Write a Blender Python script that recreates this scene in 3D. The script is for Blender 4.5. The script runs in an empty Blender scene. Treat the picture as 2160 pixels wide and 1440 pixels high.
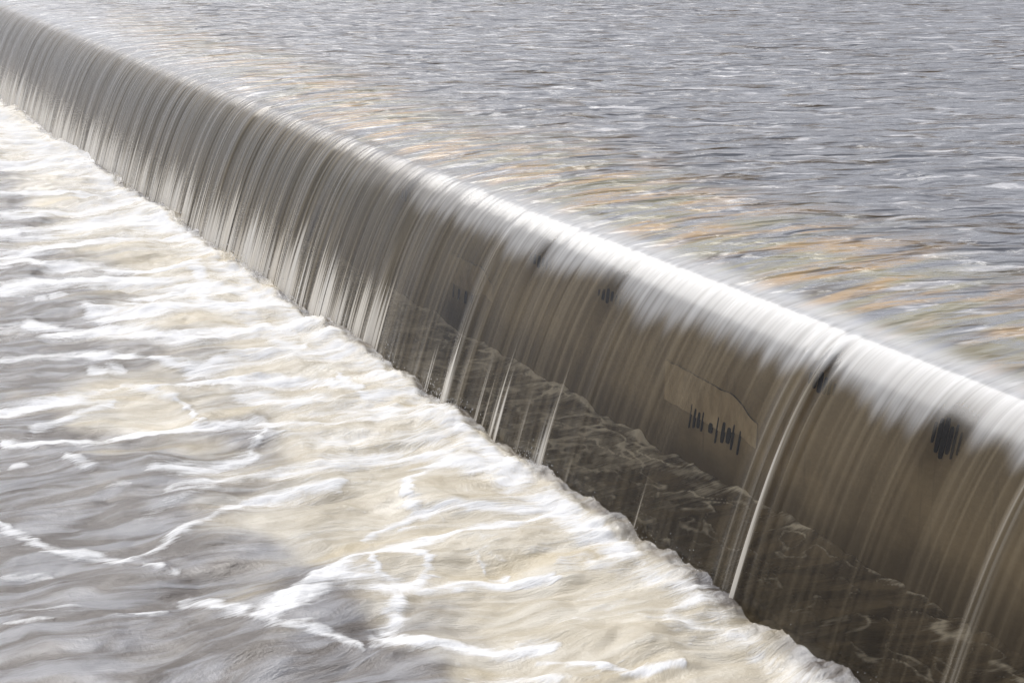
import bpy, math
import numpy as np

sc = bpy.context.scene
C = sc.collection
# ------------------------------------------------------------------ camera
FPX, PITCH, AZ, HCAM = 3600.0, math.radians(15.035), math.radians(25.086), 4.0
cd = bpy.data.cameras.new('camera'); cam = bpy.data.objects.new('camera', cd); C.objects.link(cam)
cd.sensor_width = 36.0; cd.lens = 36.0 * FPX / 2160.0; cd.clip_start = 0.1; cd.clip_end = 9000
cam.location = (0, 0, HCAM)
cam.rotation_euler = (math.pi / 2 - PITCH, 0, -AZ)
sc.camera = cam
# ------------------------------------------------------------------ sky and sun
SUN_EL, SUN_AZ = math.radians(46), math.radians(-2)      # azimuth measured from +Y towards +X
w = bpy.data.worlds.new('World'); sc.world = w; w.use_nodes = True
nt = w.node_tree; nt.nodes.clear()
out = nt.nodes.new('ShaderNodeOutputWorld'); bg = nt.nodes.new('ShaderNodeBackground')
sky = nt.nodes.new('ShaderNodeTexSky'); sky.sky_type = 'NISHITA'; sky.sun_disc = False
sky.sun_elevation = SUN_EL; sky.sun_rotation = SUN_AZ
sky.air_density = 1.0; sky.dust_density = 4.0; sky.ozone_density = 1.0
hs = nt.nodes.new('ShaderNodeHueSaturation'); hs.inputs['Saturation'].default_value = 0.30
cl = nt.nodes.new('ShaderNodeMix'); cl.data_type = 'RGBA'; cl.inputs[0].default_value = 0.72
cl.inputs[7].default_value = (6.5, 6.75, 7.6, 1)                  # the even cloud layer
nt.links.new(sky.outputs[0], hs.inputs['Color']); nt.links.new(hs.outputs[0], cl.inputs[6]); nt.links.new(cl.outputs[2], bg.inputs['Color'])
bg.inputs['Strength'].default_value = 0.088
nt.links.new(bg.outputs[0], out.inputs['Surface'])
sd = bpy.data.lights.new('sun', 'SUN'); so = bpy.data.objects.new('sun', sd); C.objects.link(so)
sd.energy = 2.4; sd.angle = math.radians(42); sd.color = (1.0, 0.97, 0.93)
so.rotation_euler = (math.pi / 2 - SUN_EL, 0, math.pi - SUN_AZ)
sc.view_settings.view_transform = 'Standard'; sc.view_settings.look = 'None'
sc.view_settings.gamma = 1.0; sc.view_settings.use_curve_mapping = False
sc.view_settings.exposure = 0.22
sc.cycles.max_bounces = 8; sc.cycles.transparent_max_bounces = 12; sc.cycles.use_denoising = True

# ------------------------------------------------------------------ where a point of the view lies on a level plane
fh = np.array([math.sin(AZ), math.cos(AZ), 0.0]); rt = np.array([math.cos(AZ), -math.sin(AZ), 0.0])
Fv = fh * math.cos(PITCH) - np.array([0, 0, math.sin(PITCH)])
Uv = fh * math.sin(PITCH) + np.array([0, 0, math.cos(PITCH)])
def at(x, y, z=0.0, X=None):
    d = Fv * FPX + rt * (x - 1080.0) + Uv * (720.0 - y)
    k = (HCAM - z) / -d[2] if X is None else X / d[0]
    return np.array([0, 0, HCAM]) + d * k

# ------------------------------------------------------------------ noise
def hash_tab(seed):
    r = np.random.RandomState(seed); return r.permutation(4096), r.rand(4096) * 2 * np.pi
def perlin(x, y, seed=0):
    perm, ang = hash_tab(seed)
    xi = np.floor(x).astype(np.int64); yi = np.floor(y).astype(np.int64); xf = x - xi; yf = y - yi
    def g(ix, iy, dx, dy):
        a = ang[perm[(perm[ix & 4095] + iy) & 4095]]
        return np.cos(a) * dx + np.sin(a) * dy
    u = xf * xf * xf * (xf * (xf * 6 - 15) + 10); v = yf * yf * yf * (yf * (yf * 6 - 15) + 10)
    a = g(xi, yi, xf, yf); b = g(xi + 1, yi, xf - 1, yf); c = g(xi, yi + 1, xf, yf - 1); d = g(xi + 1, yi + 1, xf - 1, yf - 1)
    return ((a + (b - a) * u) + ((c + (d - c) * u) - (a + (b - a) * u)) * v) * 1.5
def fbm(x, y, seed=0, o=3, gain=0.5):
    s = 0; a = 1.0
    for i in range(o):
        s = s + a * perlin(x * 2 ** i, y * 2 ** i, seed + i); a *= gain
    return s
def sstep(a, b, x):
    t = np.clip((x - a) / (b - a), 0, 1); return t * t * (3 - 2 * t)
def geo(a, b, r):
    n = int(math.ceil(math.log(b / a) / math.log(1 + r))); return a * (b / a) ** (np.arange(n + 1) / n)

# ------------------------------------------------------------------ mesh helpers
def grid_mesh(name, X, Y, Z, attrs, mat, normals=None):
    nr, nc = X.shape
    co = np.stack([X, Y, Z], -1).reshape(-1, 3).astype(np.float32)
    i = np.arange(nr * nc).reshape(nr, nc)
    q = np.stack([i[:-1, :-1], i[1:, :-1], i[1:, 1:], i[:-1, 1:]], -1).reshape(-1, 4).astype(np.int32)
    if X[0, 0] > X[-1, 0]: q = q[:, ::-1].copy()
    me = bpy.data.meshes.new(name)
    me.vertices.add(len(co)); me.vertices.foreach_set('co', co.ravel())
    me.loops.add(q.size); me.loops.foreach_set('vertex_index', q.ravel())
    me.polygons.add(len(q)); me.polygons.foreach_set('loop_start', np.arange(0, q.size, 4, dtype=np.int32))
    me.update(calc_edges=True)
    me.polygons.foreach_set('use_smooth', np.ones(len(q), dtype=bool))
    for k, v in attrs.items():
        if v.ndim == 3:
            a = me.attributes.new(k, 'FLOAT_VECTOR', 'POINT'); a.data.foreach_set('vector', v.reshape(-1, 3).astype(np.float32).ravel())
        else:
            a = me.attributes.new(k, 'FLOAT', 'POINT'); a.data.foreach_set('value', v.astype(np.float32).ravel())
    if normals is not None:
        me.normals_split_custom_set_from_vertices(normals.reshape(-1, 3).tolist())
    me.materials.append(mat)
    o = bpy.data.objects.new(name, me); C.objects.link(o); return o
def grid_normals(X, Y, Z):
    P = np.stack([X, Y, Z], -1)
    n = np.cross(np.gradient(P, axis=0), np.gradient(P, axis=1))
    n /= np.linalg.norm(n, axis=-1, keepdims=True) + 1e-12
    n *= np.where(n[..., 2:3] < 0, -1, 1)
    return n

# ------------------------------------------------------------------ shader helpers
class NT:
    def __init__(s, name):
        s.m = bpy.data.materials.new(name); s.m.use_nodes = True; s.t = s.m.node_tree; s.t.nodes.clear()
        s.out = s.n('ShaderNodeOutputMaterial')
    def n(s, t, **kw):
        nd = s.t.nodes.new(t)
        for k, v in kw.items(): setattr(nd, k, v)
        return nd
    def put(s, sock, v):
        if isinstance(v, bpy.types.NodeSocket): s.t.links.new(v, sock)
        elif v is not None: sock.default_value = v
    def attr(s, name, vec=False):
        a = s.n('ShaderNodeAttribute', attribute_name=name); return a.outputs['Vector' if vec else 'Fac']
    def math(s, op, a, b=None, c=None, clamp=False):
        m = s.n('ShaderNodeMath', operation=op, use_clamp=clamp)
        for i, v in enumerate((a, b, c)):
            if v is not None: s.put(m.inputs[i], v)
        return m.outputs[0]
    def vmul(s, a, v):
        m = s.n('ShaderNodeVectorMath', operation='MULTIPLY'); s.put(m.inputs[0], a); s.put(m.inputs[1], v); return m.outputs[0]
    def vadd(s, a, v):
        m = s.n('ShaderNodeVectorMath', operation='ADD'); s.put(m.inputs[0], a); s.put(m.inputs[1], v); return m.outputs[0]
    def noise(s, v, scale=1.0, detail=2.0, rough=0.5, dist=0.0, color=False, dim='2D'):
        k = s.n('ShaderNodeTexNoise', noise_dimensions=dim); s.put(k.inputs['Vector'], v)
        k.inputs['Scale'].default_value = scale; k.inputs['Detail'].default_value = detail
        k.inputs['Roughness'].default_value = rough; k.inputs['Distortion'].default_value = dist
        return k.outputs['Color' if color else 'Fac']
    def mapr(s, v, a, b, c=0.0, d=1.0, smooth=True):
        k = s.n('ShaderNodeMapRange', interpolation_type='SMOOTHSTEP' if smooth else 'LINEAR')
        for i, x in enumerate((v, a, b, c, d)): s.put(k.inputs[i], x)
        return k.outputs[0]
    def mix(s, f, a, b):
        k = s.n('ShaderNodeMix', data_type='RGBA'); s.put(k.inputs[0], f)
        for i, v in ((6, a), (7, b)):
            if isinstance(v, tuple) and len(v) == 3: v = v + (1.0,)
            s.put(k.inputs[i], v)
        return k.outputs[2]
    def bump(s, h, dist, strength=1.0, normal=None):
        b = s.n('ShaderNodeBump'); s.put(b.inputs['Height'], h); s.put(b.inputs['Distance'], dist)
        s.put(b.inputs['Strength'], strength)
        if normal is not None: s.put(b.inputs['Normal'], normal)
        return b.outputs[0]
    def bsdf(s, col, rough, normal=None, ior=1.33, spec=0.5, alpha=None):
        p = s.n('ShaderNodeBsdfPrincipled'); 
        if isinstance(col, tuple) and len(col) == 3: col = col + (1.0,)
        s.put(p.inputs['Base Color'], col); s.put(p.inputs['Roughness'], rough)
        p.inputs['IOR'].default_value = ior; s.put(p.inputs['Specular IOR Level'], spec)
        if normal is not None: s.put(p.inputs['Normal'], normal)
        if alpha is not None: s.put(p.inputs['Alpha'], alpha)
        return p.outputs[0]
    def done(s, sh): s.t.links.new(sh, s.out.inputs['Surface']); return s.m

def sep(N, v):
    k = N.n('ShaderNodeSeparateXYZ'); N.put(k.inputs[0], v); return k.outputs

# ---- the water of the river and of the fall: one material, driven by how fast and how thick the water is there
def water_material():
    N = NT('river_water')
    fl = N.attr('flow', True)            # x along the stream (slow where the water is quick), y across it
    fall = N.attr('fall'); algae = N.attr('algae'); white = N.attr('white'); cover = N.attr('cover'); groove = N.attr('groove')
    wob = N.noise(N.vmul(fl, (0.5, 0.8, 0)), 1.0, 1.0, color=True)
    flw = N.vadd(fl, N.vmul(wob, (0.0, 0.16, 0)))
    s_fine = N.noise(N.vmul(flw, (1.3, 42, 0)), 1.0, 3.0, 0.6)
    s_mid = N.noise(N.vmul(flw, (0.8, 13, 0)), 1.0, 2.0, 0.55)
    s_wide = N.noise(N.vmul(flw, (0.7, 3.2, 0)), 1.0, 2.0, 0.5)
    # river colour: turbid brown, weed and rust patches over the sill
    pos0 = N.n('ShaderNodeNewGeometry').outputs['Position']
    patch = N.noise(N.vmul(pos0, (1.1, 5.5, 0)), 1.0, 3.0, 0.55, 0.5)
    hue = N.noise(N.vmul(pos0, (0.9, 3.2, 0)), 1.0, 2.5)
    weed = N.mix(N.mapr(hue, 0.42, 0.60), (0.33, 0.30, 0.20), (0.50, 0.34, 0.18))
    af = N.math('MULTIPLY', algae, N.mapr(patch, 0.30, 0.62))
    vr0 = N.n('ShaderNodeVectorRotate', rotation_type='Z_AXIS'); N.put(vr0.inputs['Vector'], pos0); vr0.inputs['Angle'].default_value = math.radians(21)
    silt = N.noise(N.vmul(vr0.outputs[0], (1.3, 3.6, 0)), 1.0, 2.5, 0.55, 0.8)
    rbase = N.mix(N.mapr(silt, 0.52, 0.70), (0.225, 0.228, 0.245), (0.10, 0.075, 0.05))
    glint = N.noise(N.vadd(N.vmul(vr0.outputs[0], (1.7, 5.2, 0)), (31.0, 7.0, 0)), 1.0, 2.0, 0.5, 0.6)
    rbase = N.mix(N.mapr(glint, 0.58, 0.74, 0, 0.85), rbase, (0.66, 0.65, 0.66))  # sky glints on the ripples, painted into the base colour
    rcol = N.mix(af, rbase, weed)
    # falling sheet
    fcol = N.mix(N.mapr(s_mid, 0.35, 0.7), (0.13, 0.10, 0.058), (0.235, 0.19, 0.122))
    fcol = N.mix(N.math('MULTIPLY', N.attr('olive'), 0.75), fcol, N.mix(s_mid, (0.05, 0.042, 0.024), (0.13, 0.11, 0.07)))
    rcol = N.mix(N.math('MULTIPLY', N.attr('olive'), 0.85), rcol, (0.07, 0.05, 0.03))
    col = N.mix(fall, rcol, fcol)
    # aerated threads, then the painted sheen of the lip band
    s_thr = N.noise(N.vmul(flw, (1.0, 24, 0)), 1.0, 2.0, 0.6)
    th = N.math('ADD', N.math('MULTIPLY', s_fine, 0.35), N.math('ADD', N.math('MULTIPLY', s_mid, 0.25), N.math('MULTIPLY', s_thr, 0.40)))
    wf = N.math('MULTIPLY', N.mapr(N.math('ADD', th, N.math('MULTIPLY', N.math('SUBTRACT', white, 0.5), 0.50)), 0.47, 0.70), fall, clamp=True)
    wf = N.math('MAXIMUM', wf, N.math('MULTIPLY', N.attr('strand'), N.mapr(s_thr, 0.38, 0.62, 0.05, 0.65)))
    col = N.mix(wf, col, N.mix(s_wide, (0.62, 0.55, 0.44), (0.80, 0.78, 0.73)))
    col = N.mix(N.math('MULTIPLY', N.attr('lip'), N.mapr(th, 0.3, 0.60, 0.58, 0.92)), col, (0.80, 0.80, 0.80))  # bright sky mirrored under the crest, painted into the colour as white
    # shape
    pos = N.n('ShaderNodeNewGeometry').outputs['Position']
    vr = N.n('ShaderNodeVectorRotate', rotation_type='Z_AXIS'); N.put(vr.inputs['Vector'], pos); vr.inputs['Angle'].default_value = math.radians(20)
    rp = vr.outputs[0]
    rmod = N.mapr(N.noise(N.vmul(rp, (0.25, 0.5, 0)), 1.0, 2.0), 0.35, 0.65, 0.55, 1.0)
    riv = N.math('MULTIPLY', N.noise(N.vmul(rp, (1.5, 3.4, 0)), 1.0, 1.6, 0.5, 0.7), rmod)
    riv2 = N.noise(N.vmul(rp, (6, 18, 0)), 1.0, 2.0, 0.5, 0.3)
    rh = N.math('ADD', N.math('MULTIPLY', riv, 1.0), N.math('MULTIPLY', riv2, 0.12))
    fh_ = N.math('ADD', N.math('MULTIPLY', s_thr, 0.6), N.math('ADD', N.math('MULTIPLY', s_mid, 1.0), N.math('MULTIPLY', s_wide, 0.8)))
    nb = N.bump(rh, N.math('MULTIPLY', N.math('SUBTRACT', 1.0, N.attr('calm')), 0.22))
    nb = N.bump(fh_, N.math('MULTIPLY', groove, 0.022), normal=nb)
    al = N.math('ADD', cover, N.math('ADD', N.math('MULTIPLY', N.math('SUBTRACT', s_mid, 0.5), N.mapr(groove, 0, 0.5, 0.5, 1.1)), N.math('MULTIPLY', wf, 0.8)), clamp=True)
    al = N.math('MAXIMUM', al, N.math('SUBTRACT', 1.0, fall), clamp=True)
    lw = N.n('ShaderNodeFresnel'); lw.inputs['IOR'].default_value = 1.33; N.put(lw.inputs['Normal'], nb)
    diff = N.n('ShaderNodeBsdfDiffuse'); N.put(diff.inputs['Color'], col); N.put(diff.inputs['Normal'], nb)
    tr = N.n('ShaderNodeBsdfTransparent'); tr.inputs['Color'].default_value = (0.92, 0.85, 0.71, 1)
    ms = N.n('ShaderNodeMixShader'); N.put(ms.inputs[0], al); N.put(ms.inputs[1], tr.outputs[0]); N.put(ms.inputs[2], diff.outputs[0])
    gl = N.n('ShaderNodeBsdfGlossy'); gl.inputs['Color'].default_value = (1, 1, 1, 1)
    N.put(gl.inputs['Roughness'], N.mapr(fall, 0, 1, 0.16, 0.19)); N.put(gl.inputs['Normal'], nb)
    m2 = N.n('ShaderNodeMixShader'); N.put(m2.inputs[0], lw.outputs[0]); N.put(m2.inputs[1], ms.outputs[0]); N.put(m2.inputs[2], gl.outputs[0])
    return N.done(m2.outputs[0])

def pool_material():
    N = NT('pool_water')
    fl = N.attr('flow', True); aer = N.attr('aerated'); foam = N.attr('foam')
    w1 = N.noise(N.vmul(fl, (0.6, 0.9, 0)), 1.0, 2.0, color=True)
    flw = N.vadd(fl, N.vmul(N.vadd(w1, (-0.5, -0.5, -0.5)), (0.5, 0.8, 0)))
    fine = N.noise(N.vmul(flw, (3.0, 36, 0)), 1.0, 5.0, 0.65)
    froth = N.noise(N.vmul(flw, (30, 55, 0)), 1.0, 4.0, 0.7)
    mid = N.noise(N.vmul(flw, (1.6, 7, 0)), 1.0, 3.0, 0.55, 0.3)
    big = N.noise(N.vmul(flw, (0.7, 2.0, 0)), 1.0, 3.0, 0.5, 0.4)
    blob = N.noise(N.vmul(flw, (6, 9, 0)), 1.0, 4.0, 0.65, 0.8)
    tone = N.mapr(mid, 0.35, 0.68)
    grey = N.mix(tone, (0.12, 0.103, 0.092), (0.29, 0.288, 0.30))
    cream = N.mix(tone, (0.56, 0.50, 0.39), (0.70, 0.65, 0.55))
    ochre = N.mapr(big, 0.56, 0.72, 0, 0.55)
    cream = N.mix(ochre, cream, (0.60, 0.50, 0.32))
    a2 = N.mapr(N.math('ADD', aer, N.math('MULTIPLY', N.math('SUBTRACT', big, 0.5), 0.9)), 0.15, 0.85)
    col = N.mix(a2, grey, cream)
    nz = N.math('ADD', N.math('MULTIPLY', N.math('SUBTRACT', fine, 0.5), 0.80),
                N.math('ADD', N.math('MULTIPLY', N.math('SUBTRACT', mid, 0.5), 0.40), N.math('MULTIPLY', N.math('SUBTRACT', blob, 0.5), 0.45)))
    nz = N.math('ADD', nz, N.math('MULTIPLY', N.math('SUBTRACT', froth, 0.5), 0.35))
    ff = N.mapr(N.math('ADD', foam, nz), 0.20, 0.96)
    col = N.mix(ff, col, (0.88, 0.88, 0.88))
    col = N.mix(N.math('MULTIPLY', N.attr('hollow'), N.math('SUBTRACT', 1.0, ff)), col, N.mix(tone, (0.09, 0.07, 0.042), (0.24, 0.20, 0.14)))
    h = N.math('ADD', N.math('MULTIPLY', mid, 1.0), N.math('ADD', N.math('MULTIPLY', N.math('ADD', fine, froth), 0.4), N.math('MULTIPLY', blob, N.math('MULTIPLY', ff, 0.35))))
    nb = N.bump(h, 0.013)
    rough = N.mapr(ff, 0, 1, 0.2, 0.7)
    return N.done(N.bsdf(col, rough, nb, spec=N.mapr(ff, 0, 1, 0.5, 0.15)))

# ------------------------------------------------------------------ the weir profile
XC, ZC, OUTW = 5.83, 1.50, 0.80
A1 = 0.24; B1 = (ZC - A1 * OUTW) / OUTW ** 2
def fall_z(u): return ZC - A1 * u - B1 * u * u                 # u = distance thrown out from the crest
e_up = np.concatenate([geo(0.02, 70, 0.018), geo(80, 3000, 0.35)])[::-1]
n_up = len(e_up)
U_end = OUTW * 1.06
t = np.linspace(0, 1, 190)
u_dn = U_end * t ** 0.9
Ys = np.concatenate([np.arange(-40, 3.5, 0.75), geo(3.6, 90, 0.0042), geo(110, 3500, 0.3)])
S = np.concatenate([e_up, -u_dn])                               # + upstream, - thrown out
nS = len(S)
Sg, Yg = np.meshgrid(S, Ys, indexing='ij')
up = np.clip(Sg, 0, None); dn = np.clip(-Sg, 0, None)
Xg = XC + Sg
Zg = np.where(Sg > 0, ZC + 0.11 * (1 - np.exp(-up * A1 / 0.11)), fall_z(dn))
# slow far water, quick water at the lip
farfade = 1 / (1 + (np.hypot(up, 0) / 60) ** 2) * np.where(Yg > 95, 0, 1)
wav = 0.016 * fbm(Sg * 1.1, Yg * 1.6, 11, 3) + 0.010 * fbm(Sg * 3.1, Yg * 4.2, 15, 2)
calm = np.exp(-up / 0.55)
Zg += wav * (1 - calm) * farfade * sstep(0.1, 2.5, up)
# grooves running down the sheet, deep and close at the far end, few and shallow near the camera
left = sstep(9.5, 17.0, Yg + 1.2 * perlin(Yg * 0.5, Yg * 0, 3))
rnd = fbm(Yg * 2.1 + 0.12 * dn * perlin(Yg * 3, dn * 2, 9), 0.25 * dn, 21, 4, 0.62)
thrown = (0.002 + 0.015 * left) * rnd * sstep(-0.5, 0.5, -Sg + 0.1)
def at_fall(px, py):
    us = np.linspace(0, OUTW, 200); d = Fv * FPX + rt * (px - 1080.0) + Uv * (720.0 - py)
    k = (XC - us) / d[0]; i = int(np.argmin(np.abs(HCAM + d[2] * k - fall_z(us)))); return us[i], d[1] * k[i]
# a few thick strands
STR = [(1812, 698, .030, .022), (1842, 708, .018, .012), (1790, 694, .018, .015), (1760, 690, .014, .03), (1108, 450, .020, .03), (905, 385, .012, .02), (2270, 900, .02, .03), (1390, 560, .008, .015), (790, 300, .018, .03), (1240, 480, .010, .012),
       (838, 510, .032, .035), (862, 560, .018, .016), (985, 560, .010, .02), (1050, 540, .014, .02), (930, 620, .010, .015), (905, 650, .012, .02), (720, 590, .022, .02), (745, 560, .018, .02), (600, 480, .018, .02), (545, 430, .024, .03),
       (520, 470, .012, .02), (480, 400, .010, .02), (445, 420, .010, .02), (1340, 900, .008, .012), (1400, 930, .006, .01), (1650, 900, .010, .02), (2140, 1130, .018, .010), (2110, 1200, .010, .007), (1010, 700, .01, .02), (1035, 640, .012, .03), (640, 470, .008, .02)]
strand = np.zeros_like(Yg)
for (px, py, hgt, wd) in STR:
    u0, y0 = at_fall(px, py)
    dy = (Yg - y0 - 0.012 * np.sin(dn * 4 + y0)) / (wd * (0.7 + 0.6 * dn))
    strand += (hgt / 0.03) * np.exp(-dy * dy) * sstep(u0 - 0.08, u0 + 0.25, dn - up)
thrown = thrown + 0.03 * strand
nx = np.gradient(Xg, axis=0); nz_ = np.gradient(Zg, axis=0); L = np.hypot(nx, nz_) + 1e-9
Xg = Xg - np.where(Sg < 0.5, np.abs(nz_) / L * thrown, 0); Zg = Zg + np.where(Sg < 0.5, np.abs(nx) / L * thrown, 0)
# stream coordinate: phi
ds = np.hypot(np.gradient(XC + S), 0)
prof_z = np.where(S > 0, ZC + 0.11 * (1 - np.exp(-np.clip(S, 0, None) * A1 / 0.11)), fall_z(np.clip(-S, 0, None)))
arc = np.concatenate([[0], np.cumsum(np.hypot(np.diff(S), np.diff(prof_z)))])
arc = arc - arc[n_up]
speed = np.where(arc < 0, 1 + 5.0 * np.exp(arc / 0.8), 6 + 5 * np.clip(arc, 0, None))
phi = np.concatenate([[0], np.cumsum(np.diff(arc) / (0.5 * (speed[1:] + speed[:-1])))])
phi = phi - phi[n_up]
flow = np.stack([np.repeat(phi[:, None], len(Ys), 1), Yg, 0 * Yg], -1)
fallA = sstep(-0.12, 0.22, -Sg)
# weed and rust over the sill
ALG = [(250, 40, 18, .4), (430, 105, 24, .6), (600, 165, 32, .8), (800, 245, 38, .95), (1000, 330, 42, .8), (1200, 375, 48, .9), (1400, 440, 45, 1.0), (1560, 500, 50, 1.0),
       (1750, 560, 55, 1.0), (1950, 620, 55, .9), (2150, 690, 50, .8), (2400, 770, 60, .7)]
def metric(p):
    h = math.hypot(p[0], p[1]); D = math.hypot(h, HCAM - p[2]); s = FPX / D
    return np.array([p[0] / h, p[1] / h]), s, s * (HCAM - p[2]) / D
def seg_field(GX, GY, pts, z, fall=1.0):
    """max over segments of a soft profile around a line laid on the water; pts = (x, y, halfwidth, strength)"""
    F = np.zeros(GX.shape, np.float32)
    W = [(at(p[0], p[1], z), p[2], p[3]) for p in pts]
    if len(W) == 1: W = W * 2
    for (a, wa, ia), (b, wb, ib) in zip(W[:-1], W[1:]):
        m = (a + b) / 2; dirv, sr, sf = metric(m)
        wm = max(wa, wb) * 3.2
        R = wm / min(sr, sf) + np.linalg.norm(b - a)
        x0, x1 = np.searchsorted(GX[:, 0] if GX[0, 0] < GX[-1, 0] else -GX[:, 0], sorted(((m[0] - R), (m[0] + R))) if GX[0, 0] < GX[-1, 0] else sorted((-(m[0] - R), -(m[0] + R))))
        y0, y1 = np.searchsorted(GY[0], (m[1] - R, m[1] + R))
        if x1 <= x0 or y1 <= y0: continue
        gx = GX[x0:x1, y0:y1] - m[0]; gy = GY[x0:x1, y0:y1] - m[1]
        def tr(x, y):
            f = x * dirv[0] + y * dirv[1]; r = x * dirv[1] - y * dirv[0]; return r * sr, f * sf
        px, py = tr(gx, gy); ax, ay = tr(a[0] - m[0], a[1] - m[1]); bx, by = tr(b[0] - m[0], b[1] - m[1])
        L2 = (bx - ax) ** 2 + (by - ay) ** 2 + 1e-6
        tt = np.clip(((px - ax) * (bx - ax) + (py - ay) * (by - ay)) / L2, 0, 1)
        d = np.hypot(px - ax - tt * (bx - ax), py - ay - tt * (by - ay)) / (wa + (wb - wa) * tt)
        v = np.exp(-0.5 * d * d * 1.2) * (ia + (ib - ia) * tt)
        F[x0:x1, y0:y1] = np.maximum(F[x0:x1, y0:y1], v)
    return F
nrw = 0.35 * perlin(Sg * 1.0, Yg * 1.2, 40)
ALG = [(a, b - 4, c * 1.35, d) for a, b, c, d in ALG]
algae = np.clip(seg_field(XC + Sg, Yg + nrw * 0.4, ALG, ZC + 0.11) * 1.1, 0, 1) * (Sg > 0)
lip_sheen = sstep(-0.25, 0.05, -Sg) * sstep(0.335, 0.225, dn + 0.05 * perlin(Yg * 1.2, dn, 51) + 0.05 * perlin(Yg * 9, dn, 52)) * sstep(17, 10, Yg)
white = np.clip(-0.12 + 0.40 * left * (0.3 + 0.7 * sstep(0.3, 0.8, dn)) + 0.34 * sstep(0.4, 0.8, dn) * sstep(6.5, 11, Yg) + (0.22 + 0.30 * sstep(6.5, 9, Yg)) * fbm(Yg * 5.0, dn * 0.6, 50, 4, .6) * (1 - 0.5 * left) + 0.80 * np.clip(strand, 0, 1) * (0.6 + 0.8 * fbm(Yg * 40, dn * 0.7, 57, 2)) + 0.1 * lip_sheen, 0, 1)
thin = np.zeros_like(Yg)                                       # windows of clear thin water in front of the drain slots
SLOTS = [(855, 410, .16, .10), (1135, 550, .14, .10), (1280, 622, .20, .09), (1728, 805, .11, .12), (1990, 920, .20, .20), (665, 460, .10, .10), (975, 622, .30, .12), (1510, 905, .42, .16)]
for (px, py, a, b) in SLOTS:
    u0, y0 = at_fall(px, py)
    thin += np.exp(-((Yg - y0) / (a * 0.8)) ** 2 - ((dn - u0) / 0.14) ** 2)
thin = np.clip(thin, 0, 1)
cover = np.clip(0.26 + 0.28 * left + 0.5 * np.exp(-dn / 0.3) - 0.22 * sstep(0.4, 0.65, dn) * (1 - left) + 0.4 * np.clip(strand, 0, 1) - 0.52 * thin, -0.3, 1)
white = white * (1 - thin)
white = np.clip(white + 0.07 * sstep(9, 14, Yg) * sstep(0.45, 0.80, dn) + 0.11 * sstep(0.66, 0.80, dn + 0.12 * fbm(Yg * 7, dn, 158, 3, .6)), 0, 1)
olive = sstep(10, 15, Yg) * np.exp(-((dn - 0.38 - 0.05 * perlin(Yg * 0.6, dn * 0, 59)) / 0.17) ** 2)
white = np.clip(white - 0.22 * olive, 0, 1)
lipline = np.exp(-((Sg - 0.05) / 0.06) ** 2) * sstep(8.6, 10.5, Yg) * sstep(24, 17, Yg) * np.clip(0.7 + 0.8 * fbm(Yg * 3, Sg * 2, 61, 2), 0, 1)
olive = np.clip(olive + lipline, 0, 1)
groove = (0.02 + 0.42 * left ** 1.3) * sstep(-0.6, 0.15, dn - up)
NRM = grid_normals(Xg, Yg, Zg)
MW = water_material()
attrs = dict(flow=flow, fall=fallA, algae=algae, white=white, lip=lip_sheen, strand=np.clip(strand, 0, 1) * sstep(0.0, 0.15, dn), olive=olive, cover=cover, groove=groove, calm=np.clip(calm * 0.95 + (Sg <= 0), 0, 1))
def cut(a, b): return {k: v[a:b] for k, v in attrs.items()}
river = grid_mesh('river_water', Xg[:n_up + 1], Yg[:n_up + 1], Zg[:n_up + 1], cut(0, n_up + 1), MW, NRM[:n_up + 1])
river['kind'] = 'structure'; river['label'] = 'rippled grey river above the weir, rust and olive weed showing near the crest'; river['category'] = 'river'
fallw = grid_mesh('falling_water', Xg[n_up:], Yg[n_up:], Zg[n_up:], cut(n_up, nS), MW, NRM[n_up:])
fallw['kind'] = 'structure'; fallw['label'] = 'long thin curtain of silky brown water pouring over the weir crest'; fallw['category'] = 'waterfall'

# ------------------------------------------------------------------ the pool below
Xp = np.concatenate([-geo(9, 3000, 0.25)[::-1], np.arange(-8.9, -3, 0.04), np.arange(-3, 6.0 , 0.013), [6.015, 6.03, 6.045, 6.10, 6.3]])
Yp = np.concatenate([-geo(1, 3000, 0.35)[::-1], np.arange(0, 4.3, 0.2), geo(4.4, 34, 0.0024), geo(36, 3500, 0.2)])
PX, PY = np.meshgrid(Xp, Yp, indexing='ij')
AER = [(0,240,1),(300,330,1),(100,400,.7),(0,430,.1),(200,430,.7),(400,480,1),(0,520,.2),(200,560,.5),(350,560,.8),(500,620,1),(0,640,0),(150,640,.2),(300,700,.6),
 (600,700,1),(0,760,0),(150,750,.1),(280,730,.3),(400,770,.5),(300,860,.9),(200,870,.6),(0,850,.15),(700,900,1),(100,950,.1),(300,970,.2),(500,960,.3),(0,1050,0),
 (300,1080,.1),(500,1030,.5),(600,1100,.9),(550,1180,.35),(680,1160,.7),(800,1100,1),(900,1050,1),(1000,950,1),(1000,1180,1),(1200,1220,1),(0,1200,0),(300,1250,0),
 (0,1400,0),(500,1350,0),(700,1330,0),(750,1420,0),(650,1230,.2),(850,1250,.7),(950,1330,.55),(880,1300,.4),(1000,1430,.7),(900,1430,.2),(1100,1300,1),(1300,1350,1),(1500,1400,1),
 (1250,1430,1),(1700,1430,1),(1500,1150,.8),(-300,600,0),(-300,1200,0),(700,1600,0),(0,1700,0),(1400,1600,.8)]
num = np.zeros(PX.shape); den = np.zeros(PX.shape) + 1e-12
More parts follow.
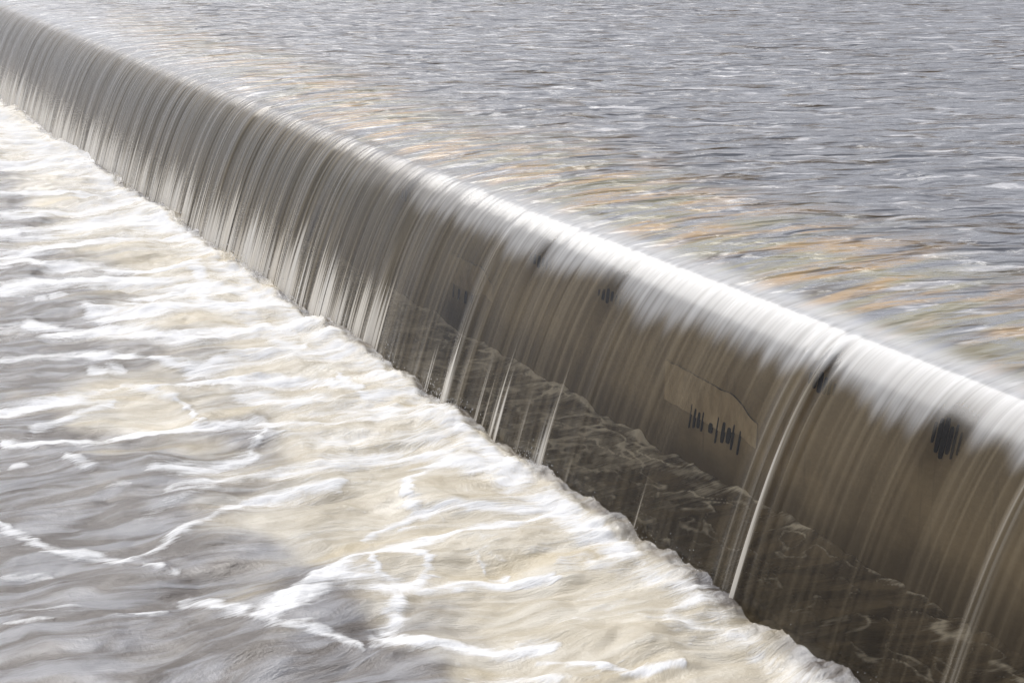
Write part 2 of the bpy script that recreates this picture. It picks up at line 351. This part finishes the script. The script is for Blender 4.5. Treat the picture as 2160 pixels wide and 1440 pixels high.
for (x, y, v) in AER:
    p = at(x, y); dirv, sr, sf = metric(p)
    f = (PX - p[0]) * dirv[0] + (PY - p[1]) * dirv[1]; r = (PX - p[0]) * dirv[1] - (PY - p[1]) * dirv[0]
    wgt = 1 / ((r * sr) ** 2 * 0.5 + (f * sf) ** 2 + 30 ** 2) ** 2.0
    num += wgt * v; den += wgt
aer = num / den
del num, den
def P(s, w, i=1.0):
    n = [float(q) for q in s.split()]
    return [(n[k], n[k + 1], w, i) for k in range(0, len(n), 2)]
FOAM = [
 P('-40 235 0 262 150 345 300 425 430 520 560 620 700 722 830 795 930 860 1005 935 1090 1015 1200 1080 1320 1175 1470 1245 1590 1335 1710 1425 1900 1560', 34, .85),
 P('60 330 200 400 330 480 480 580 620 690 780 790 900 880 980 960', 60, .42),
 P('0 345 120 350 260 335 330 360', 10), P('0 300 100 305 220 330', 22, .8), P('0 412 120 410 240 418', 5), P('0 455 150 445 300 420 400 440', 8, .9),
 P('0 500 100 490 200 470 330 470 420 500', 13), P('0 540 120 520 260 505 400 500', 9), P('0 565 60 555 100 572 200 568 300 568 420 560', 6),
 P('0 615 110 600 210 592 400 597 520 612 600 650', 10), P('200 650 260 640 350 612 450 602', 7), P('190 655 215 665 260 662 330 660 420 650 600 650', 12),
 P('60 685 150 700 260 700 380 715 500 700 620 700', 11), P('0 765 80 755 160 745 260 750 350 765 420 772 520 742 640 730', 6),
 P('400 780 480 762 560 748 680 745 780 770', 10, .9), P('0 870 100 855 200 840 300 825 380 815 470 800 560 800 680 800 760 815', 8), P('300 830 370 842 400 860 422 888', 5, .9),
 P('0 935 102 930 219 925 326 907 423 902 509 889 560 880', 7), P('60 912 110 897 180 870 240 850', 6, .8), P('417 552 424 590 430 632', 13), P('430 632 500 650 560 690 600 740', 22, .8),
 P('720 790 747 813 760 835 849 827 902 827 940 850', 7), P('520 830 600 842 750 862 900 875 1000 905', 18, .8), P('560 890 689 893 820 880 900 885', 8, .8),
 P('978 905 1018 942 1060 985', 26), P('500 900 620 940 780 930 900 920 1000 950', 16, .65), P('600 1000 720 975 800 960 900 960 1030 985', 16, .8),
 P('1040 990 960 975 911 978 867 1013 867 1049 884 1080', 12), P('884 1080 969 1069 1044 1071 1133 1071 1190 1060', 7), P('884 1080 845 1095 800 1111 769 1129', 6, .85), P('845 1112 875 1108', 4, .8),
 P('560 1300 600 1270 653 1235 715 1191 822 1155 920 1138 1000 1115 1133 1093 1178 1084', 8), P('849 1160 893 1169 920 1200 893 1222 831 1227 787 1200 795 1173 822 1158', 7),
 P('560 1300 600 1285 653 1250 711 1215 778 1222 849 1244 842 1285', 17, .95), P('842 1285 828 1312 800 1345', 14, .9), P('780 1340 813 1355 867 1364 1000 1369 1089 1380 1142 1374', 9), P('1100 1374 1150 1368', 13),
 P('1142 1390 1213 1395 1276 1398 1320 1411 1378 1404 1444 1398', 5), P('560 1322 600 1329 653 1329 698 1351 764 1364', 8, .95), P('849 1244 911 1236 978 1222 1044 1218 1164 1207', 6), P('1040 1205 1080 1200', 4), P('1010 1170 1035 1188', 4, .9),
 P('-40 1090 0 1113 43 1133 100 1157 167 1167 260 1180 333 1157 400 1127 467 1093 500 1077', 7, .85), P('480 1085 533 1060 600 1040 720 1022', 9), P('317 987 400 993 467 980 520 967 540 930 570 900', 9, .9),
 P('350 1030 500 1010 600 1000 720 970', 8, .8), P('390 1268 440 1275 480 1287 520 1292', 11, .9), P('533 1303 600 1285 660 1260', 8, .9), P('130 967 160 978 195 992', 8, .8), P('25 988 45 985', 7, .8), P('225 1025 262 1022', 6, .7),
 P('310 1195 345 1203', 6, .8), P('362 1210 380 1214', 5, .8), P('290 1292 340 1293', 5, .8), P('195 790 215 792', 7, .8), P('228 785 256 784', 7, .8), P('265 823 300 820', 9, .85), P('110 630 132 627', 5, .8), P('78 636 95 633', 5, .7), P('0 610 22 608', 6, .7),
 P('0 1315 60 1312 110 1303', 4, .8), P('0 1215 60 1212 110 1208', 5, .6), P('300 1090 420 1040 500 1010', 8, .5), P('0 700 60 690 120 700', 14, .6), P('0 1290 120 1285 260 1290', 8, .5),
 P('1180 1090 1220 1120 1300 1160 1380 1215 1470 1250 1560 1310', 24, .95), P('1190 1180 1230 1170 1260 1190 1330 1200', 14, .7), P('1410 1300 1450 1280 1500 1270 1540 1290 1530 1320 1470 1322 1420 1318', 12, .8), P('1000 1440 1100 1425 1180 1435', 10, .7),
]
FOAM = [[(x, y, w_ * (1.25 if w_ < 20 else 1.0), i_) for x, y, w_, i_ in L_] for L_ in FOAM]
warpx = 0.10 * fbm(PX * 1.3, PY * 1.1, 60, 3); warpy = 0.12 * fbm(PX * 1.1, PY * 1.6, 64, 3)
foam = np.zeros(PX.shape, np.float32)
for line in FOAM:
    foam = np.maximum(foam, seg_field(PX, PY, line, 0.0))
# ragged: pull the field through a small warp by resampling on the grid
def resample(F, dx, dy):
    fi = np.interp(PX + dx, Xp, np.arange(len(Xp))); fj = np.interp(PY + dy, Yp, np.arange(len(Yp)))
    i0 = np.clip(fi.astype(int), 0, len(Xp) - 2); j0 = np.clip(fj.astype(int), 0, len(Yp) - 2); a = fi - i0; b = fj - j0
    return F[i0, j0] * (1 - a) * (1 - b) + F[i0 + 1, j0] * a * (1 - b) + F[i0, j0 + 1] * (1 - a) * b + F[i0 + 1, j0 + 1] * a * b
foam = resample(foam, 0.4 * warpx + 0.045 * fbm(PX * 4, PY * 9, 66, 3, .6), 0.25 * warpy + 0.03 * fbm(PX * 4, PY * 9, 68, 3, .6))
foam *= np.clip(0.95 + 0.45 * fbm(PX * 1.6, PY * 5.0, 69, 3, .6), 0.25, 1.05)
dist = (XC - OUTW) - PX                                         # distance downstream of the foot
near = sstep(5.5, 0.3, dist) * (dist > -0.1)
ridge = 1 - np.abs(fbm(PX * 0.75 + warpx * 3, PY * 1.9 + warpy * 3, 70, 4)) * 2.6
foam_p = np.clip(ridge, 0, 1) ** 3 * (0.04 + 0.46 * aer)
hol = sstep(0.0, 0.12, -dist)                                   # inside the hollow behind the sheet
wallf = np.exp(-((PX - 6.02) / 0.035) ** 2) * (0.35 + 0.5 * fbm(PY * 3, PX * 0, 75, 2))
foam = np.clip(np.maximum(foam, foam_p) - 0.05, 0, 1) * (1 - 0.75 * hol * sstep(12, 8, PY)) + 0.8 * wallf * hol + hol * (0.45 * np.clip(fbm(PX * 4 + warpx * 4, PY * 2.2, 79, 4, .6) + .1 + 0.9 * sstep(7.6, 10.5, PY + 0.4 * fbm(PY * 2, PX * 2, 181, 2)), 0, 1.3) + 0.6 * np.clip(1 - 9 * np.abs(fbm(PX * 2.6 + warpx * 5, PY * 1.6, 179, 3, .6)), 0, 1))
edge = sstep(0.13 + 0.10 * sstep(10, 8, PY), 0.02, dist + 0.06 * fbm(PY * 1.7, PX * 0, 77, 3) - 0.02)
foam *= 1 - 0.7 * edge * (1 - hol) * (PY < 25)
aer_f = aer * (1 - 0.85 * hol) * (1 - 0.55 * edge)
amp = 0.018 + 0.05 * near
Z = amp * fbm(PX * 0.9 + warpx, PY * 1.5 + warpy, 80, 4, 0.5) * 1.1
Z += 0.028 * np.exp(-((dist - 0.10) / 0.16) ** 2) * (0.9 + 1.0 * fbm(PX * 2.2, PY * 2.0, 85, 4, 0.6)) * (0.6 + 0.4 * near)
Z += 0.05 * np.exp(-((PX - 6.05) / 0.12) ** 2) * fbm(PY * 1.6, PX * 0.3, 95, 4, .6)
Z += 0.022 * np.exp(-((dist - 0.03) / 0.12) ** 2) * np.clip(fbm(PX * 7, PY * 6, 97, 4, .65), -.2, 1)
Z += 0.010 * np.clip(foam, 0, 1) * (1 + fbm(PX * 7, PY * 7, 90, 2))
Z *= np.where((PY > 60) | (PX < -9.5) | (PY < 0), 0.0, 1.0)
pflow = np.stack([PX, PY, 0 * PX], -1)
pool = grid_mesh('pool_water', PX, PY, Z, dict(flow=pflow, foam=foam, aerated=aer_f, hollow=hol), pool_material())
pool['kind'] = 'structure'; pool['label'] = 'churning cream and grey pool below the weir streaked with white foam'; pool['category'] = 'pool'

# ------------------------------------------------------------------ the weir wall behind the sheet
def concrete():
    N = NT('wet_concrete')
    g = N.n('ShaderNodeNewGeometry').outputs['Position']
    a = N.noise(N.vmul(g, (1, 0.8, 1.2)), 1.6, 5, 0.6, dim='3D'); b = N.noise(N.vmul(g, (1, 14, 1.0)), 1.0, 3, 0.6, dim='3D')
    c = N.mix(N.mapr(a, 0.3, 0.7), (0.20, 0.16, 0.105), (0.37, 0.31, 0.22))
    c = N.mix(N.mapr(b, 0.55, 0.75, 0, 0.5), c, (0.13, 0.10, 0.07))
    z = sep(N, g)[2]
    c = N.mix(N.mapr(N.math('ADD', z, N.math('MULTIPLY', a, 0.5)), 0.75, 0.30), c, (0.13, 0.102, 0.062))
    return N.done(N.bsdf(c, 0.5, N.bump(a, 0.03)))
def dark():
    N = NT('slot_shadow'); return N.done(N.bsdf((0.012, 0.011, 0.010), 0.6))
def box(vs, fs, x0, x1, y0, y1, z0, z1):
    b = len(vs); vs += [(x, y, z) for x in (x0, x1) for y in (y0, y1) for z in (z0, z1)]
    fs += [tuple(b + i for i in f) for f in ((0, 1, 3, 2), (4, 6, 7, 5), (0, 4, 5, 1), (2, 3, 7, 6), (0, 2, 6, 4), (1, 5, 7, 3))]
def mesh_obj(name, vs, fs, mat, parent=None):
    me = bpy.data.meshes.new(name); me.from_pydata(vs, [], fs); me.materials.append(mat)
    o = bpy.data.objects.new(name, me); C.objects.link(o); o.parent = parent; return o
weir = bpy.data.objects.new('concrete_weir', None); C.objects.link(weir)
weir['label'] = 'long brown concrete weir wall with dark drain slots behind the falling water'; weir['category'] = 'weir'
MC, MD = concrete(), dark()
WX = 6.04
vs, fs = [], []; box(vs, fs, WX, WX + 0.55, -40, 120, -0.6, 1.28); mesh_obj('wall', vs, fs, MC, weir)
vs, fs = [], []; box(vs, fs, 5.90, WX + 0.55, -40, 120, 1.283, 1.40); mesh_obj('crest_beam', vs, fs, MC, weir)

def pix_wall(px, py, X=WX): p = at(px, py, X=X); return p[1], p[2]
rng = np.random.RandomState(4)
BARS = {(1510, 905): [(-66, .012, 1.1), (-55, .026, 1.0), (-44, .034, .8), (-34, .016, .9), (-12, .05, .5), (4, .014, 1.1), (20, .040, .9), (34, .05, .7), (44, .02, 1.1), (60, .016, 1.0)], (975, 622): [(-22, .02, 1), (-8, .03, .8), (10, .05, .9), (26, .03, .7)]}
for (px, py, a, b) in SLOTS:
    y0, z0 = pix_wall(px, py)
    bars = BARS.get((px, py)) or ([(-12, .07, .8), (10, .05, .6)] if px in (665,) else [(-17, .020, .6), (-7, .034, .9), (3, .040, 1.15), (13, .030, .8), (22, .016, .9), (31, .012, .6)])
    for (dx, wd, hk) in bars:
        yy = y0 - dx * 0.0042 * (y0 / 8.0) * (1.0 if (px, py) == (1510, 905) else 1.2)
        hh = b * hk * (0.95 + 0.3 * rng.rand()); zz = z0 + (rng.rand() - .5) * 0.02
        n = 10; vs, fs = [], []
        ring = [(yy + wd * 0.5 * math.copysign(abs(math.cos(q)) ** 0.5, math.cos(q)), zz + hh * 0.5 * math.copysign(abs(math.sin(q)) ** 0.7, math.sin(q))) for q in [2 * math.pi * k / 16 for k in range(16)]]
        vs = [(WX - 0.008, p - 0.22 * (q - zz), q) for p, q in ring] + [(WX + 0.02, p - 0.22 * (q - zz), q) for p, q in ring]
        fs = [tuple(range(16))] + [(k, (k + 1) % 16, 16 + (k + 1) % 16, 16 + k) for k in range(16)]
        mesh_obj('drain_slot', vs, fs, MD, weir)
# pale patched panels with a crack along their upper edge
def patch_mat():
    N = NT('patched_concrete'); g = N.n('ShaderNodeNewGeometry').outputs['Position']
    a = N.noise(N.vmul(g, (1, 3, 1.5)), 2.5, 5, 0.6, dim='3D')
    return N.done(N.bsdf(N.mix(N.mapr(a, .3, .7), (0.34, 0.28, 0.20), (0.55, 0.47, 0.36)), 0.5, N.bump(a, 0.02)))
MP = patch_mat()
for (x0_, y0_, x1_, y1_, hgt) in ((1405, 757, 1600, 862, .30), (948, 532, 1040, 575, .28), (640, 372, 715, 403, .25)):
    ya, za = pix_wall(x0_, y0_); yb, zb = pix_wall(x1_, y1_)
    n = 40; q = np.linspace(0, 1, n); yy = ya + (yb - ya) * q
    top = za + (zb - za) * q + 0.012 * np.array([float(v) for v in perlin(q * 9, q * 0 + px, 5)]) - 0.10 * sstep(0.75, 1.0, q)
    bot = top - hgt * (0.6 + 0.4 * sstep(1.0, 0.6, q))
    vs = [(WX - 0.006, y, z) for y, z in zip(yy, top)] + [(WX - 0.006, y, z) for y, z in zip(yy, bot)] + [(WX + 0.01, y, z) for y, z in zip(yy, top)] + [(WX + 0.01, y, z) for y, z in zip(yy, bot)]
    fs = []
    for k in range(n - 1):
        fs += [(k, k + 1, n + k + 1, n + k), (k, 2 * n + k, 2 * n + k + 1, k + 1), (n + k, n + k + 1, 3 * n + k + 1, 3 * n + k)]
    mesh_obj('patched_panel', vs, fs, MP, weir)
    th = 0.0026 * np.clip(perlin(q * 9, q * 0 + 3.3, 8) * 2 + .3, 0.02, 1)
    vs = [(WX - 0.010, y, z + t_) for y, z, t_ in zip(yy, top, th)] + [(WX - 0.010, y, z - t_) for y, z, t_ in zip(yy, top, th)]
    vs += [(WX + 0.01, v[1], v[2]) for v in vs]
    fs = []
    for k in range(n - 1):
        fs += [(k, k + 1, n + k + 1, n + k), (k, 2 * n + k, 2 * n + k + 1, k + 1), (n + k, n + k + 1, 3 * n + k + 1, 3 * n + k)]
    mesh_obj('crack_line', vs, fs, MD, weir)

# spray thrown up where the sheet strikes the pool
def drops():
    rg = np.random.RandomState(9); N_ = 3500
    y = np.exp(rg.uniform(math.log(5.2), math.log(26), N_)); up_ = rg.exponential(0.045, N_)
    clump = perlin(y * 1.7, y * 0 + 2.2, 120)
    keep = rg.rand(N_) < np.clip(0.35 + 1.6 * clump, 0.02, 1); y = y[keep]; up_ = up_[keep]
    x = XC - OUTW + rg.normal(-0.06, 0.06, len(y)) - up_ * 0.3; rad = rg.uniform(0.001, 0.0032, len(y)) * np.clip(y / 9, .7, 2)
    oc = np.array([(1, 0, 0), (-1, 0, 0), (0, 1, 0), (0, -1, 0), (0, 0, 1.7), (0, 0, -1.7)], float)
    of = [(0, 2, 4), (2, 1, 4), (1, 3, 4), (3, 0, 4), (2, 0, 5), (1, 2, 5), (3, 1, 5), (0, 3, 5)]
    V = (np.stack([x, y, 0.04 + up_], -1)[:, None, :] + oc[None] * rad[:, None, None]).reshape(-1, 3)
    F_ = [tuple(6 * k + i for i in f) for k in range(len(y)) for f in of]
    N = NT('spray'); m = N.done(N.bsdf((0.85, 0.85, 0.84), 0.2))
    o = mesh_obj('spray_droplets', V.tolist(), F_, m); o['kind'] = 'stuff'
    o['label'] = 'tiny white drops of spray above the foot of the falling water'; o['category'] = 'spray'
drops()
